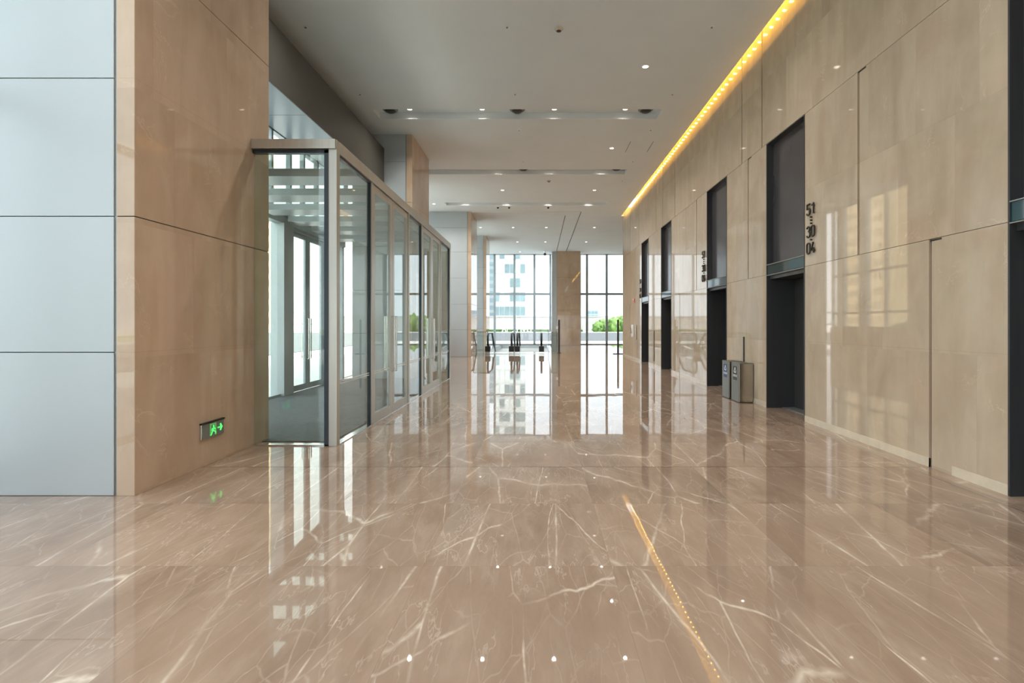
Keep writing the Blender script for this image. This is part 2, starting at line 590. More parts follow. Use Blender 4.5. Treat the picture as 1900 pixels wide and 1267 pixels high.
# ------------------------------------------------------------------ ceiling with light troughs and the cove
TR = [(-2.3, -1.65), (3.1, 3.75), (8.58, 9.24), (14.02, 14.68), (19.45, 20.1), (24.75, 25.35)]
TX0, TX1 = -4.33, 3.2
XLIP, YLIP = 4.25, 27.85
c = MB()
XI = 3.7
y = YB
for (a, b) in TR:
    c.box(XF - .12, XI, y, a, ZC, ZC + .17)
    c.box(XF - .12, TX0, a, b, ZC, ZC + .17)
    c.box(TX1, XI, a, b, ZC, ZC + .17)
    y = b
c.box(XF - .12, XI, y, YLIP, ZC, ZC + .17)
c.box(XI, XLIP, YB, YLIP, ZC, ZC + .02)
c.box(XF - .12, 7.1, YLIP, YE + .3, ZC, ZC + .17)
c.box(XF - .12, 3.7, YB, YE + .3, ZC + .17, ZC + .45)
c.box(3.7, 7.1, YLIP, YE + .3, ZC + .17, ZC + .45)
# cove housing
c.box(3.6, 3.7, YB, YLIP + .1, ZC + .17, 8.1)
c.box(3.6, 5.2, YB, YLIP + .1, 8.1, 8.25)
structure(c.build('ceiling', 'ceiling'))
# slots and joints in the far ceiling
structure(MB().box(1.33, 1.37, 27.7, 41.15, ZC - .006, ZC + .02).build('trim_1', 'black'))
structure(MB().box(2.07, 2.11, 26.75, 41.15, ZC - .006, ZC + .02).build('trim_2', 'black'))
structure(MB().box(-3.3, 2.07, 26.7, 26.76, ZC - .03, ZC + .02).build('trim_3', 'trough'))
# access hatch: thin joint frame in the ceiling
h = MB()
h.box(2.80, 2.812, 16.5, 17.5, ZC - .004, ZC + .01)
h.box(3.50, 3.512, 16.5, 17.5, ZC - .004, ZC + .01)
structure(h.build('trim_4', 'joint'))

# ------------------------------------------------------------------ right wall
NICHES = [(3.58, 5.035), (8.888, 10.386), (12.58, 14.07), (17.85, 19.34), (21.55, 23.02)]
BANDS = [(0.0, 2.553, [6.04, 16.8, 20.5, 26.0]),
         (2.559, 5.072, [7.40, 11.30, 15.0, 24.5]),
         (5.078, 8.1, [10.6, 11.65, 17.4, 19.1, 20.2, 23.7, 25.9])]
GW = .045
w = MB()
def spans(y0, y1, cuts):
    out, y = [], y0
    for a, b in sorted(cuts):
        if a > y: out.append((y, a))
        y = max(y, b)
    if y < y1: out.append((y, y1))
    return out
for bi, (z0, z1, gr) in enumerate(BANDS):
    cuts = [(g - GW / 2, g + GW / 2) for g in gr]
    if bi < 2: cuts += NICHES
    for a, b in spans(YB, 28.2, cuts):
        w.box(XR, XR + .04, a, b, z0, z1)
wall_right = structure(w.build('wall_right', 'stone'))
w = MB()
for a, b in spans(YB, 28.2, NICHES):
    w.box(XR + .04, XR + .70, a, b, 0, 5.075)
w.box(XR + .04, XR + .70, YB, 28.2, 5.075, 8.1)
for a, b in NICHES:
    w.box(XR + .60, XR + .70, a, b, 0, 5.075)
structure(w.build('wall_right_core', 'groove'))
s = MB()
cuts = NICHES + [(g - GW / 2, g + GW / 2) for g in BANDS[0][2]] + [(5.72, 6.04)]
for a, b in spans(YB, 28.2, cuts):
    s.box(XR - .006, XR + .02, a, b, 0, .10)
structure(s.build('baseboard_right', 'skirting'))
# small offset reveals at the groove heads
s = MB()
for y_, z_ in ((6.04, 2.553), (7.40, 5.072), (11.30, 5.072)):
    s.box(XR - .003, XR + .012, y_ - .17, y_, z_ - .025, z_ - .004)
structure(s.build('trim_5', 'letter'))

def niche(a, b, label):
    t = thing('elevator_entrance', label, 'elevator', (XR, (a + b) / 2, 0), 'lift entrances along the marble wall')
    e = .022
    for y0, y1 in ((a + .001, a + e), (b - e, b - .001)):
        MB().box(XR - .008, XR + .58, y0, y1, 0, 5.07).build('jamb', 'darkmetal', t)
    MB().box(XR - .008, XR + .58, a + e, b - e, 5.05, 5.07).build('head', 'darkmetal', t)
    MB().box(XR + .12, XR + .20, a + e, b - e, 2.76, 5.05).build('upper_panel', 'upper', t)
    for z in (2.535, 2.735):
        q = MB().bbox(XR - .012, XR + .13, a + e, b - e, z, z + .014, .003).build('transom_rail', 'channel', t)
    MB().box(XR + .004, XR + .06, a + e, b - e, 2.557, 2.735).build('transom_glass', 'tealglass', t)
    MB().box(XR + .06, XR + .58, a + e, b - e, 2.47, 2.535).build('soffit', 'darkmetal', t)
    ym = (a + b) / 2
    for y0, y1 in ((a + e, ym - .003), (ym + .003, b - e)):
        MB().bbox(XR + .53, XR + .575, y0, y1, .01, 2.47, .003).build('door_leaf', 'liftdoor', t)
    MB().box(XR + .30, XR + .53, a + e, b - e, 0.001, .012).build('sill', 'channel', t)
    return t
niche(*NICHES[0], 'dark bronze lift entrance cut off by the right edge of the photo')
niche(*NICHES[1], 'dark bronze lift entrance right of the waste bins, floor numbers on its right')
niche(*NICHES[2], 'dark bronze lift entrance directly behind the two waste bins')
niche(*NICHES[3], 'second dark bronze lift entrance from the far end of the marble wall')
niche(*NICHES[4], 'dark bronze lift entrance at the far end of the marble wall')

# floor numbers, fixed to the wall on stand-offs
DIG = {
    '5': [[(.46, 1), (.07, 1), (.05, .56), (.2, .63), (.36, .6), (.46, .46), (.47, .25), (.40, .06), (.24, 0), (.09, .04), (.02, .16)]],
    '1': [[(.10, .82), (.34, 1), (.34, 0)]],
    '3': [[(.03, .84), (.10, .96), (.24, 1), (.40, .95), (.46, .80), (.42, .62), (.24, .54), (.42, .45), (.48, .27), (.42, .06), (.24, 0), (.09, .04), (.02, .17)]],
    '0': [[(.25, 1), (.41, .95), (.48, .80), (.48, .20), (.41, .05), (.25, 0), (.09, .05), (.02, .20), (.02, .80), (.09, .95)]],
    '4': [[(.30, 1), (.03, .24), (.50, .24)], [(.37, .48), (.37, 0)]],
}
def number_sign(yl, label):
    t = thing('floor_number_sign', label, 'sign', (XR, yl - .14, 2.73), 'floor number signs on the marble wall')
    xs = XR - .022
    H, W = .172, .22
    for txt, zt in (('51', 3.54), ('30', 3.18), ('04', 2.915)):
        mb = MB()
        for i, ch in enumerate(txt):
            for st in DIG[ch]:
                pts = [(xs, yl - .005 - i * .14 - p[0] * W, zt - H + p[1] * H) for p in st]
                mb.tube(pts, .0135, 8, closed=(ch == '0'))
        mb.build('number', 'letter', t, smooth=True)
    for z in (3.325, 3.275, 3.225, 2.962):
        MB().disc((xs - .012, yl - .14, z), [(.0135, 0), (.0135, .03)], 12, 'X').build('dot', 'letter', t)
    return t
number_sign(8.79, 'dark raised floor numbers 51, 30 and 04 right of the lift nearest the bins')
number_sign(14.43, 'dark raised floor numbers left of the lift behind the waste bins')
number_sign(23.36, 'dark raised floor numbers beside the lift at the far end')

# call strips on the wall
def call_strip(y, z0, z1, label):
    t = thing('call_panel', label, 'call panel', (XR, y, z0), 'lift call panels on the marble wall')
    MB().bbox(XR - .02, XR - .0005, y - .022, y + .022, z0, z1, .004).build('plate', 'black', t)
    zm = z0 + (z1 - z0) * .62
    for z in (zm, zm + .09):
        MB().disc((XR - .024, y, z), [(.012, 0), (.012, .005)], 12, 'X').build('button', 'bright_steel', t)
call_strip(11.52, .30, 1.34, 'slim black call panel on the wall above the waste bins')
call_strip(20.5, .20, 1.38, 'slim black call panel between the two farthest lifts')
call_strip(24.2, .92, 1.58, 'short dark call panel beyond the last lift')

# white dispenser and red strobe near the far end of the wall
t = thing('wall_dispenser', 'small white rounded dispenser with dark slot near the wall end', 'dispenser', (XR, 24.9, .9))
MB().bbox(XR - .10, XR - .0005, 24.75, 25.05, 1.02, 1.60, .05).build('body', 'white', t)
MB().disc((XR - .13, 24.9, 1.34), [(.12, 0), (.14, .02), (.14, .04)], 20, 'X').build('dome', 'white', t, smooth=True)
MB().bbox(XR - .15, XR - .128, 24.84, 24.96, 1.20, 1.46, .01).build('slot', 'black', t)
t = thing('alarm_strobe', 'tiny red fire alarm strobe high beside the last lift', 'alarm', (XR, 24.8, 2.62))
MB().bbox(XR - .03, XR - .0005, 24.7, 24.9, 2.62, 2.80, .01).build('body', 'red', t)
MB().bbox(XR - .05, XR - .03, 24.74, 24.86, 2.72, 2.78, .008).build('lens', 'white', t)

# ------------------------------------------------------------------ cove light
t = thing('cove_light', 'amber strip of small bulbs in the ceiling cove above the lift wall', 'cove light', (4.0, 5, ZC + .17))
MB().bbox(3.93, 4.03, YB + .2, YLIP - .1, ZC + .40, ZC + .45, .004).build('channel', 'white', t)
led0 = None
i = 0
while 6.0 + i * .29 < YLIP - .2:
    yy = 6.0 + i * .29
    if led0 is None:
        led0 = MB().disc((4.035, yy, ZC + .43), [(.001, -.02), (.014, -.014), (.02, 0), (.014, .014), (.001, .02)], 10).build('bulb', 'led', t, smooth=True)
    else:
        q = led0.copy()
        COL.objects.link(q)
        q.parent = t
        q.location = (0, i * .29, 0)
    i += 1
PL = bpy.data.lights.new('bulb_lamp', 'POINT')
PL.energy = 6.0
PL.color = (1.0, .56, .09)
PL.shadow_soft_size = .018
for k in range(i):
    lo = bpy.data.objects.new('bulb_lamp', PL)
    COL.objects.link(lo)
    lo.parent = t
    lo.location = Vector((4.075, 6.0 + k * .29, ZC + .43)) - t.location

# ------------------------------------------------------------------ columns
def wallseg(mb, x0, x1, y0, y1, zs, gap=.008):
    for a, b in zip(zs[:-1], zs[1:]):
        mb.append((x0, x1, y0, y1, a + gap / 2, b - gap / 2))
def clad_column(xc, y0, y1, label, xleft=-5.5, strip=.17, chan=.025):
    """pale metal front panel, cream stone return and stone side towards the hall"""
    t = thing('clad_column', label, 'column', ((xleft + xc) / 2, (y0 + y1) / 2, 0), 'stone and metal clad columns on the entrance side')
    zs = [.0, 1.34, 2.61, 3.9, 5.2, 6.4, ZC]
    MB().box(xleft + .02, xc - .012, y0 + .02, y1 - .012, 0, ZC).build('core', 'joint', t)
    xs = xc - strip
    for a, b in zip(zs[:-1], zs[1:]):
        MB().bbox(xleft, xs - chan, y0, y0 + .03, a + .004, b - .004, .003).build('metal_panel', 'panel', t)
    MB().box(xs - chan, xs, y0 + .012, y0 + .03, 0, ZC).build('steel_channel', 'channel', t)
    zs = [.0, 2.61, 5.2, ZC]
    for a, b in zip(zs[:-1], zs[1:]):
        MB().bbox(xs, xc, y0, y1, a + (.004 if a else .0), b - .004, .004).build('stone_panel', 'stone_col', t)
    return t
clad_column(XL, 5.031, 7.53, 'large foreground column of pale blue-grey panels and beige stone')
clad_column(-3.735, 15.88, 18.3, 'second clad column rising above the far part of the glass vestibule')
clad_column(-3.36, 26.73, 29.2, 'third clad column, pale grey front just past the glass vestibule')
clad_column(-3.32, 34.0, 36.2, 'narrow farthest clad column beside the escalators and far windows')

t = thing('stone_pillar', 'wide beige stone pillar between the far windows', 'column', (2.1, 41.9, 0))
zs = [0, 2.71, 5.2, ZC]
MB().box(1.4, 3.13, 41.25, 42.6, 0, ZC).build('core', 'joint', t)
for a, b in zip(zs[:-1], zs[1:]):
    MB().bbox(1.37, 3.17, 41.2, 42.6, a + (.004 if a else 0), b - .004, .004).build('stone_panel', 'stone_col', t)
MB().bbox(1.0, 1.365, 41.35, 42.6, 0, ZC, .004).build('metal_panel', 'panel', t)

# ------------------------------------------------------------------ glazing
def window(name, plane, u0, u1, z0, z1, mulls, trans, fixed, mw=.09, fd=.14, glass='glass', sill=.06):
    """plane 'Y': glazing spans X at Y=fixed; plane 'X': spans Y at X=fixed"""
    e = struct_empty(name, (fixed, u0, z0) if plane == 'X' else (u0, fixed, z0))
    def bx(mb, a, b, c, d, dep):
        if plane == 'Y': mb.box(a, b, fixed - dep / 2, fixed + dep / 2, c, d)
        else: mb.box(fixed - dep / 2, fixed + dep / 2, a, b, c, d)
    mb = MB()
    us = [u0] + list(mulls) + [u1]
    zs = [z0] + list(trans) + [z1]
    for u in mulls:
        bx(mb, u - mw / 2, u + mw / 2, z0, z1, fd)
    bx(mb, u0, u0 + mw, z0, z1, fd)
    bx(mb, u1 - mw, u1, z0, z1, fd)
    for z in trans:
        bx(mb, u0, u1, z - mw / 2, z + mw / 2, fd * .8)
    bx(mb, u0, u1, z0, z0 + sill, fd)
    bx(mb, u0, u1, z1 - .05, z1, fd)
    mb.build('window_frame', 'frame', e)
    for a, b in zip(us[:-1], us[1:]):
        for c_, d in zip(zs[:-1], zs[1:]):
            q = MB()
            bx(q, a + .02, b - .02, c_ + .02, d - .02, .014)
            q.build('window_pane', glass, e)
    return e
# far end, left and right of the pillar
window('window_1', 'Y', XF, 1.0, 0, ZC, [-5.11, -3.53, -1.95, -.36], [4.03], YE, .17, glass='glass_s')
window('window_2', 'Y', 3.17, 6.9, 0, ZC, [3.83, 5.40], [4.03], YE, .17, glass='glass_s')
# entrance-side facade
window('window_3', 'X', YB, 5.0, 0, ZC, [-7.4, -5.8, -4.2, -2.6, -1.0, .6, 2.2, 3.6], [4.03], XF, glass='glass_t')
window('window_4', 'X', 21.0, 26.72, 1.45, ZC, [22.6, 23.95, 25.85], [2.13, 3.95], XF, .10)
q = MB()
q.box(XF - .12, XF + .12, 18.31, 21.0, 0, ZC)
q.box(XF - .12, XF + .12, 21.0, 26.72, 0, 1.45)
structure(q.build('wall_left', 'stone_col'))
q = MB()
for ya, yb in ((23.82, 24.40), (25.66, 26.18)):
    q.box(XF - .1, XF + .1, ya, yb, 1.45, ZC)
structure(q.build('trim_6', 'panel'))
window('window_5', 'X', 29.21, 33.99, 0, ZC, [30.8, 32.4], [4.03], XF)
window('window_6', 'X', 36.21, YE - .1, 0, ZC, [37.8, 39.4, 41.0], [4.03], XF)
# behind the viewer
window('window_7', 'Y', XF, XR, 0, 3.2, [-4.2, -2.6, -1.0, .6, 2.2, 3.6], [], YB, glass='glass_t')
structure(MB().box(XF, XR, YB - .1, YB + .1, 3.2, ZC).build('wall_rear_light_block', 'panel'))  # unseen wall over the glazing, added to cut daylight on the foreground column
# right end past the lift wall
structure(MB().box(6.9, 7.1, 28.2, YE + .2, 0, ZC).build('wall_east', 'stone'))
structure(MB().box(XR + .7, 6.9, 28.0, 28.2, 0, ZC).build('wall_lift_end', 'stone'))

# ------------------------------------------------------------------ facade of the vestibule bay
VX, VY0, VY1, VZ = -2.655, 7.08, 16.2, 4.03
e = struct_empty('window_8', (XF, 7.53, 0))
mb = MB()
def fx(a, b, z0, z1, d=.14, x=XF):
    mb.box(x - d / 2, x + d / 2, a, b, z0, z1)
XU = -5.66
for yy in (7.6, 9.2, 10.7, 14.9, 15.8):
    fx(yy - .06, yy + .06, 0, VZ)
for yy in (7.6, 8.4, 9.2, 10.0, 10.8, 11.35, 12.2, 12.9, 13.7, 14.9, 15.8):
    fx(yy - .04, yy + .04, VZ, 5.78, .10, XU)
fx(7.53, 15.88, 3.86, 4.14, .2)
fx(7.53, 11.95, 0, .06)
fx(7.53, 15.88, 5.70, 5.80, .10, XU)
mb.build('window_frame', 'frame', e)
mb = MB(); fx(11.95, 12.42, 0, 3.86, .3); mb.build('pilaster', 'panel', e)
for a, b in ((7.6, 9.2), (9.2, 10.7), (10.7, 12.0), (14.5, 14.9), (14.9, 15.8)):
    mb = MB(); fx(a + .02, b - .02, .03, 3.88, .014); mb.build('window_pane', 'glass', e)
ys_ = [7.6, 8.4, 9.2, 10.0, 10.8, 11.35, 12.2, 12.9, 13.7, 14.9, 15.8]
for a, b in zip(ys_[:-1], ys_[1:]):
    mb = MB(); fx(a + .02, b - .02, 4.12, 5.74, .014, XU); mb.build('window_pane', 'glass', e)

def glass_door(parent, x, y0, y1, ztop, m_frame='steel', handle_at=1, gl='glass_v', stile=.13, rail=.15, film=True):
    """one leaf in the plane X = x: frame, pane, pull bar"""
    d = .05
    mb = MB()
    mb.box(x - d / 2, x + d / 2, y0, y0 + stile, .012, ztop)
    mb.box(x - d / 2, x + d / 2, y1 - stile, y1, .012, ztop)
    mb.box(x - d / 2, x + d / 2, y0 + stile, y1 - stile, .012, rail)
    mb.box(x - d / 2, x + d / 2, y0 + stile, y1 - stile, ztop - .11, ztop)
    leaf = mb.build('door_leaf', m_frame, parent)
    MB().box(x - .006, x + .006, y0 + stile - .01, y1 - stile + .01, rail - .01, ztop - .10).build('door_glass', gl, leaf)
    yh = (y1 - stile / 2) if handle_at > 0 else (y0 + stile / 2)
    for sx in (-1, 1):
        p = [(x + sx * d / 2, yh, .75), (x + sx * .085, yh, .75), (x + sx * .085, yh, 1.75), (x + sx * d / 2, yh, 1.75)]
        MB().tube(p, .014, 8).build('pull_handle', 'bright_steel', leaf, smooth=True)
    if film:
        for z in (.795, .828):
            MB().box(x + .0062, x + .0075, y0 + stile, y1 - stile, z, z + .010).build('safety_stripe', 'stripe', leaf)
    return leaf

dr = struct_empty('door_1', (XF, 13.45, 0))
mb = MB()
fx(12.42, 12.50, 0, 3.86); fx(14.42, 14.50, 0, 3.86); fx(12.5, 14.42, 3.80, 3.86)
mb.build('door_frame', 'frame', dr)
glass_door(dr, XF, 12.50, 13.455, 3.79, 'frame', 1, 'glass')
glass_door(dr, XF, 13.465, 14.42, 3.79, 'frame', -1, 'glass')

# soffit panels and dark beam over the entrance bay
sf = struct_empty('ceiling_soffit', (XF, 7.53, 5.72))
yy = 7.53
for b in (9.0, 10.6, 12.2, 13.8, 15.87):
    MB().bbox(-5.60, -4.58, yy + .004, b - .004, 5.72, 5.76, .003).build('soffit_panel', 'soffit', sf)
    yy = b
structure(MB().box(-4.58, -4.38 - .18, 7.53, 15.87, 5.72, 6.78).build('wall_beam', 'panel_dark'))
structure(MB().box(-5.60, -4.6, 7.53, 15.87, 5.78, 6.78).build('wall_beam_core', 'joint'))
structure(MB().box(XF - .1, -5.61, 7.53, 15.88, 5.81, ZC).build('wall_facade_head', 'panel'))

# ------------------------------------------------------------------ glass vestibule
v = thing('glass_vestibule', 'glass and champagne steel entrance vestibule projecting from the left wall', 'vestibule', ((XL + VX) / 2, (VY0 + VY1) / 2, 0))
ST = 'steel'
MB().bbox(VX - .11, VX, VY0, VY0 + .11, 0, VZ - .001, .005).build('corner_post', ST, v)
MB().bbox(VX - .11, VX, VY1 - .11, VY1, 0, VZ - .001, .005).build('corner_post', ST, v)
MB().box(VX - .175, VX - .11, VY0 + .02, VY0 + .10, 0, VZ - .13).build('dark_gasket_post', 'gasket', v)
MB().box(XL + .002, VX - .11, VY0 + .02, VY0 + .10, VZ - .17, VZ - .125).build('dark_gasket_rail', 'gasket', v)
MB().bbox(XL + .002, VX - .01, VY0 - .03, VY0 + .09, VZ - .125, VZ, .006).build('header', ST, v)
MB().bbox(VX - .09, VX + .005, VY0 + .11, VY1 - .001, VZ - .16, VZ, .006).build('header', ST, v)
fp = MB().box(XL + .004, VX - .175, VY0 + .05, VY0 + .062, .012, VZ - .165).build('glass_pane', 'glass_v', v)
MB().box(XL + .004, VX - .11, VY0 + .02, VY0 + .10, 0.001, .016).build('threshold', 'bright_steel', v)
MB().box(VX - .09, VX, VY0 + .11, VY1 - .11, 0.001, .010).build('threshold', 'bright_steel', v)
secs = [('p', 7.19, 8.58), ('d', 8.66, 11.0), ('p', 11.08, 12.25), ('d', 12.33, 14.6), ('p', 14.68, 16.09)]
for kind, a, b in secs:
    if kind == 'p':
        g_ = MB().box(VX - .051, VX - .039, a + .01, b - .01, .012, VZ - .165).build('glass_pane', 'glass_v', v)
        for z in (.795, .828):
            MB().box(VX - .0388, VX - .0375, a + .03, b - .03, z, z + .010).build('safety_stripe', 'stripe', g_)
        for yy in (a, b - .03):
            MB().box(VX - .075, VX - .02, yy, yy + .03, .012, VZ - .16).build('dark_gasket_post', 'gasket', v)
        MB().box(VX - .075, VX - .02, a, b, VZ - .19, VZ - .16).build('dark_gasket_rail', 'gasket', v)
    else:
        for yy in (a - .08, b):
            MB().bbox(VX - .09, VX - .005, yy, yy + .08, .01, VZ - .16, .004).build('mullion_post', ST, v)
        ym = (a + b) / 2
        glass_door(v, VX - .045, a + .01, ym - .006, VZ - .17, ST, 1)
        glass_door(v, VX - .045, ym + .006, b - .01, VZ - .17, ST, -1)
# far end pane
MB().box(-3.73, VX - .11, VY1 - .062, VY1 - .05, .012, VZ - .165).build('glass_pane', 'glass_v', v)
MB().box(-3.73, VX - .11, VY1 - .1, VY1 - .02, VZ - .165, VZ).build('header', ST, v)
# slatted roof: cross beams with glass between them
yy = 8.32
while yy < 15.4:
    MB().bbox(-5.58, VX - .1, yy, yy + .56, VZ - .14, VZ - .02, .006).build('roof_beam', 'panel', v)
    yy += 1.22
MB().box(XF + .1, VX - .1, VY0 + .1, 15.85, VZ - .02, VZ - .008).build('roof_glass', 'glass', v)
# grey end wall of the lobby below the column
m_ = MB().bbox(XF + .1, -2.80, 7.34, 15.86, .001, .012, .003).build('entrance_mat', 'mat')
tag(m_, 'dark grey ribbed entrance mat covering the vestibule floor', 'mat')

# ------------------------------------------------------------------ exit sign on the foreground column
t = thing('exit_sign', 'low wall-mounted exit sign with green running figure and arrow', 'sign', (XL, 6.2, .31))
y0, y1, z0, z1 = 5.99, 6.42, .312, .49
MB().bbox(XL + .0005, XL + .022, y0, y1, z0, z1 - .012, .003).build('plate', 'signplate', t)
MB().bbox(XL + .0005, XL + .034, y0 - .004, y1 + .004, z1 - .012, z1 + .006, .003).build('top_cap', 'letter', t)
MB().bbox(XL + .0005, XL + .026, y0 - .004, y0 + .014, z0, z1 - .012, .003).build('end_strip', 'bright_steel', t)
def sgn(u, w_):  # u along the sign 0..1, w height 0..1
    return (XL + .0225, y0 + u * (y1 - y0), z0 + w_ * (z1 - z0))
mb = MB()
fr_o = [(.36, .08), (.36, .86), (.64, .86), (.64, .08), (.585, .08), (.585, .75), (.415, .75), (.415, .08)]
mb.prism([sgn(*p) for p in fr_o], (.002, 0, 0))
mb.build('doorway_symbol', 'greensoft', t)
mb = MB()
for path in ([(.50, .52), (.47, .36), (.42, .16), (.38, .14)], [(.50, .52), (.53, .34), (.60, .30), (.61, .14)], [(.44, .40), (.46, .52), (.55, .54), (.59, .44)]):
    mb.tube([sgn(*p) for p in path], .008, 6)
mb.disc(sgn(.52, .66), [(.012, 0), (.012, .004)], 12, 'X')
mb.build('running_figure', 'green', t)
mb = MB()
mb.prism([sgn(*p) for p in [(.70, .52), (.82, .52), (.80, .70), (.85, .72), (.93, .48), (.85, .24), (.80, .27), (.82, .44), (.70, .44)]], (.002, 0, 0))
mb.build('arrow', 'green', t)

# ------------------------------------------------------------------ waste bins
def bin_(y0, y1, m_st, word, label):
    x0, x1, zt = 4.08, XR - .012, .81
    t = thing('waste_bin', label, 'bin', ((x0 + x1) / 2, (y0 + y1) / 2, 0), 'pair of recycling bins by the lifts')
    MB().bbox(x0 + .012, x1, y0, y1, .015, zt - .01, .006).build('body', 'binside', t)
    MB().bbox(x0, x0 + .012, y0 + .002, y1 - .002, .015, zt, .003).build('front_panel', 'bin', t)
    MB().bbox(x0 + .02, x1 - .01, y0 + .012, y1 - .012, 0, .02, .002).build('foot', 'black', t)
    tp = MB().bbox(x0 + .012, x1, y0, y1, zt - .01, zt, .003).build('lid', 'bin', t)
    MB().bbox(x0 + .07, x1 - .07, y0 + .06, y1 - .06, zt - .001, zt + .002, .001).build('slot', 'black', tp)
    yc = (y0 + y1) / 2
    sk = MB().bbox(x0 - .002, x0, yc - .11, yc + .11, .45, .735, .001).build('sticker', m_st, t)
    xs = x0 - .003
    # recycling triangle of three bent arrows
    tri = MB()
    c0 = Vector((0, .645))
    for k in range(3):
        a0 = math.radians(90 + 120 * k)
        a1 = math.radians(90 + 120 * (k + 1))
        p, q = Vector((math.cos(a0), math.sin(a0))) * .068, Vector((math.cos(a1), math.sin(a1))) * .068
        s_, e_ = p.lerp(q, .10), p.lerp(q, .80)
        nrm = Vector((-(q - p).y, (q - p).x)).normalized()
        w_ = .012
        poly = [s_ + nrm * w_, e_ + nrm * w_, e_ + nrm * w_ * 2, p.lerp(q, 1.02), e_ - nrm * w_ * 2, e_ - nrm * w_, s_ - nrm * w_]
        tri.prism([(xs, yc - u.x, c0.y + u.y) for u in poly], (.0012, 0, 0))
    tri.build('recycling_symbol', 'sticker_white', sk)
    text_mesh('words', word, .058, (xs, yc, .535), (0, -1, 0), (0, 0, 1), 'sticker_white', sk, .0008)
    return t
bin_(11.0, 11.43, 'sticker_black', '其他垃圾', 'grey steel waste bin with a black recycling sticker')
bin_(11.59, 12.0, 'sticker_blue', '可回收物', 'grey steel waste bin with a blue recycling sticker')

# ------------------------------------------------------------------ escalators
def escalator(xl, xr, label):
    Y0 = 29.5
    t = thing('escalator', label, 'escalator', ((xl + xr) / 2, Y0, 0), 'escalators going down to the lower floor')
    sl = math.tan(math.radians(30))
    def line_z(y, zt, ys=32.2, yb=39.2):
        y_ = min(y, yb)
        return zt if y_ <= ys else zt - (y_ - ys) * sl
    for x in (xl, xr):
        # handrail: front loop, level run, slope
        top, low, R = 1.10, .40, .35
        path = [(x, Y0 + .55, low), (x, Y0 + .35, low)]
        for k in range(1, 10):
            a = math.radians(-90 - 20 * k)
            path.append((x, Y0 + .35 + R * math.cos(a), low + R + R * math.sin(a)))
        for y in (30.4, 31.2, 31.8, 32.2, 32.6, 33.2, 35, 37, 39.2, 40.2):
            path.append((x, y, line_z(y, top)))
        MB().tube(path, .058, 8, ry=.04).build('handrail', 'handrail', t, smooth=True)
        # glass side
        prof = [(Y0 + .05, .40), (Y0 + .05, .9), (Y0 + .35, 1.07)]
        prof += [(y, line_z(y, 1.07)) for y in (32.2, 39.2, 40.2)]
        prof += [(y, line_z(y, .34)) for y in (40.2, 39.2, 32.2)]
        MB().prism([(x - .005, y, z) for y, z in prof], (.010, 0, 0)).build('glass_side', 'glass', t)
        # skirt
        prof = [(Y0 - .1, .001), (Y0 - .1, .13), (32.2, .34), (39.2, line_z(39.2, .34)), (40.2, line_z(40.2, .34)), (40.2, line_z(40.2, -.25)), (39.2, line_z(39.2, -.25)), (32.2, -.22), (31.25, -.2), (31.19, .001)]
        MB().prism([(x - .10, y, z) for y, z in prof], (.20, 0, 0)).build('skirt', 'bright_steel', t)
        MB().bbox(x - .14, x + .14, Y0 - .2, Y0 + .2, .12, .42, .03).build('newel_cap', 'black', t)
        MB().bbox(x - .14, x + .14, Y0 - .22, Y0 + .2, .001, .12, .01).build('newel_base', 'bright_steel', t)
    # comb plate and steps
    MB().bbox(xl + .11, xr - .11, Y0 - .3, 31.15, .001, .02, .003).build('comb_plate', 'bright_steel', t)
    prof = [(31.16, -.02)]
    y, z = 31.16, -.02
    prof.append((32.2, -.02))
    y = 32.2
    while y < 39.0:
        z -= .21
        prof.append((y, z))
        y += .364
        prof.append((y, z))
    bot = [(y, z - .3), (32.2, -.35), (31.22, -.35)]
    MB().prism([(xl + .11, a, b) for a, b in prof + bot], (xr - xl - .22, 0, 0)).build('steps', 'step', t)
    return t
escalator(-2.80, -1.50, 'left escalator of the pair going down before the far windows')
escalator(-1.185, .14, 'right escalator of the pair going down before the far windows')

# glass guards around the well
def guard(name_label, pts, cap='rail_brown'):
    t = thing('glass_guardrail', name_label, 'guardrail', (pts[0][0], pts[0][1], 0), 'glass guardrails round the escalator well')
    for (xa, ya), (xb, yb) in zip(pts[:-1], pts[1:]):
        d = Vector((xb - xa, yb - ya, 0)).normalized()
        nn = Vector((-d.y, d.x, 0)) * .008
        q = MB()
        q.prism([Vector((xa, ya, .02)) - nn, Vector((xb, yb, .02)) - nn, Vector((xb, yb, 1.16)) - nn, Vector((xa, ya, 1.16)) - nn], nn * 2)
        q.build('glass_panel', 'glass_v', t)
        MB().tube([(xa, ya, 1.18), (xb, yb, 1.18)], .022, 8).build('top_rail', cap, t, smooth=True)
        MB().tube([(xa, ya, .95), (xb, yb, .95)], .008, 6).build('middle_rail', cap, t, smooth=True)
    for (xa, ya) in pts:
        MB().bbox(xa - .02, xa + .02, ya - .02, ya + .02, .001, 1.17, .004).build('post', 'channel', t)
guard('short glass guardrail left of the escalators', [(-3.70, 31.0), (-2.95, 31.0)])
guard('glass guardrail right of the escalators running back to the windows', [(1.06, 30.9), (.74, 31.0), (.74, 42.2)], 'rail_brown')

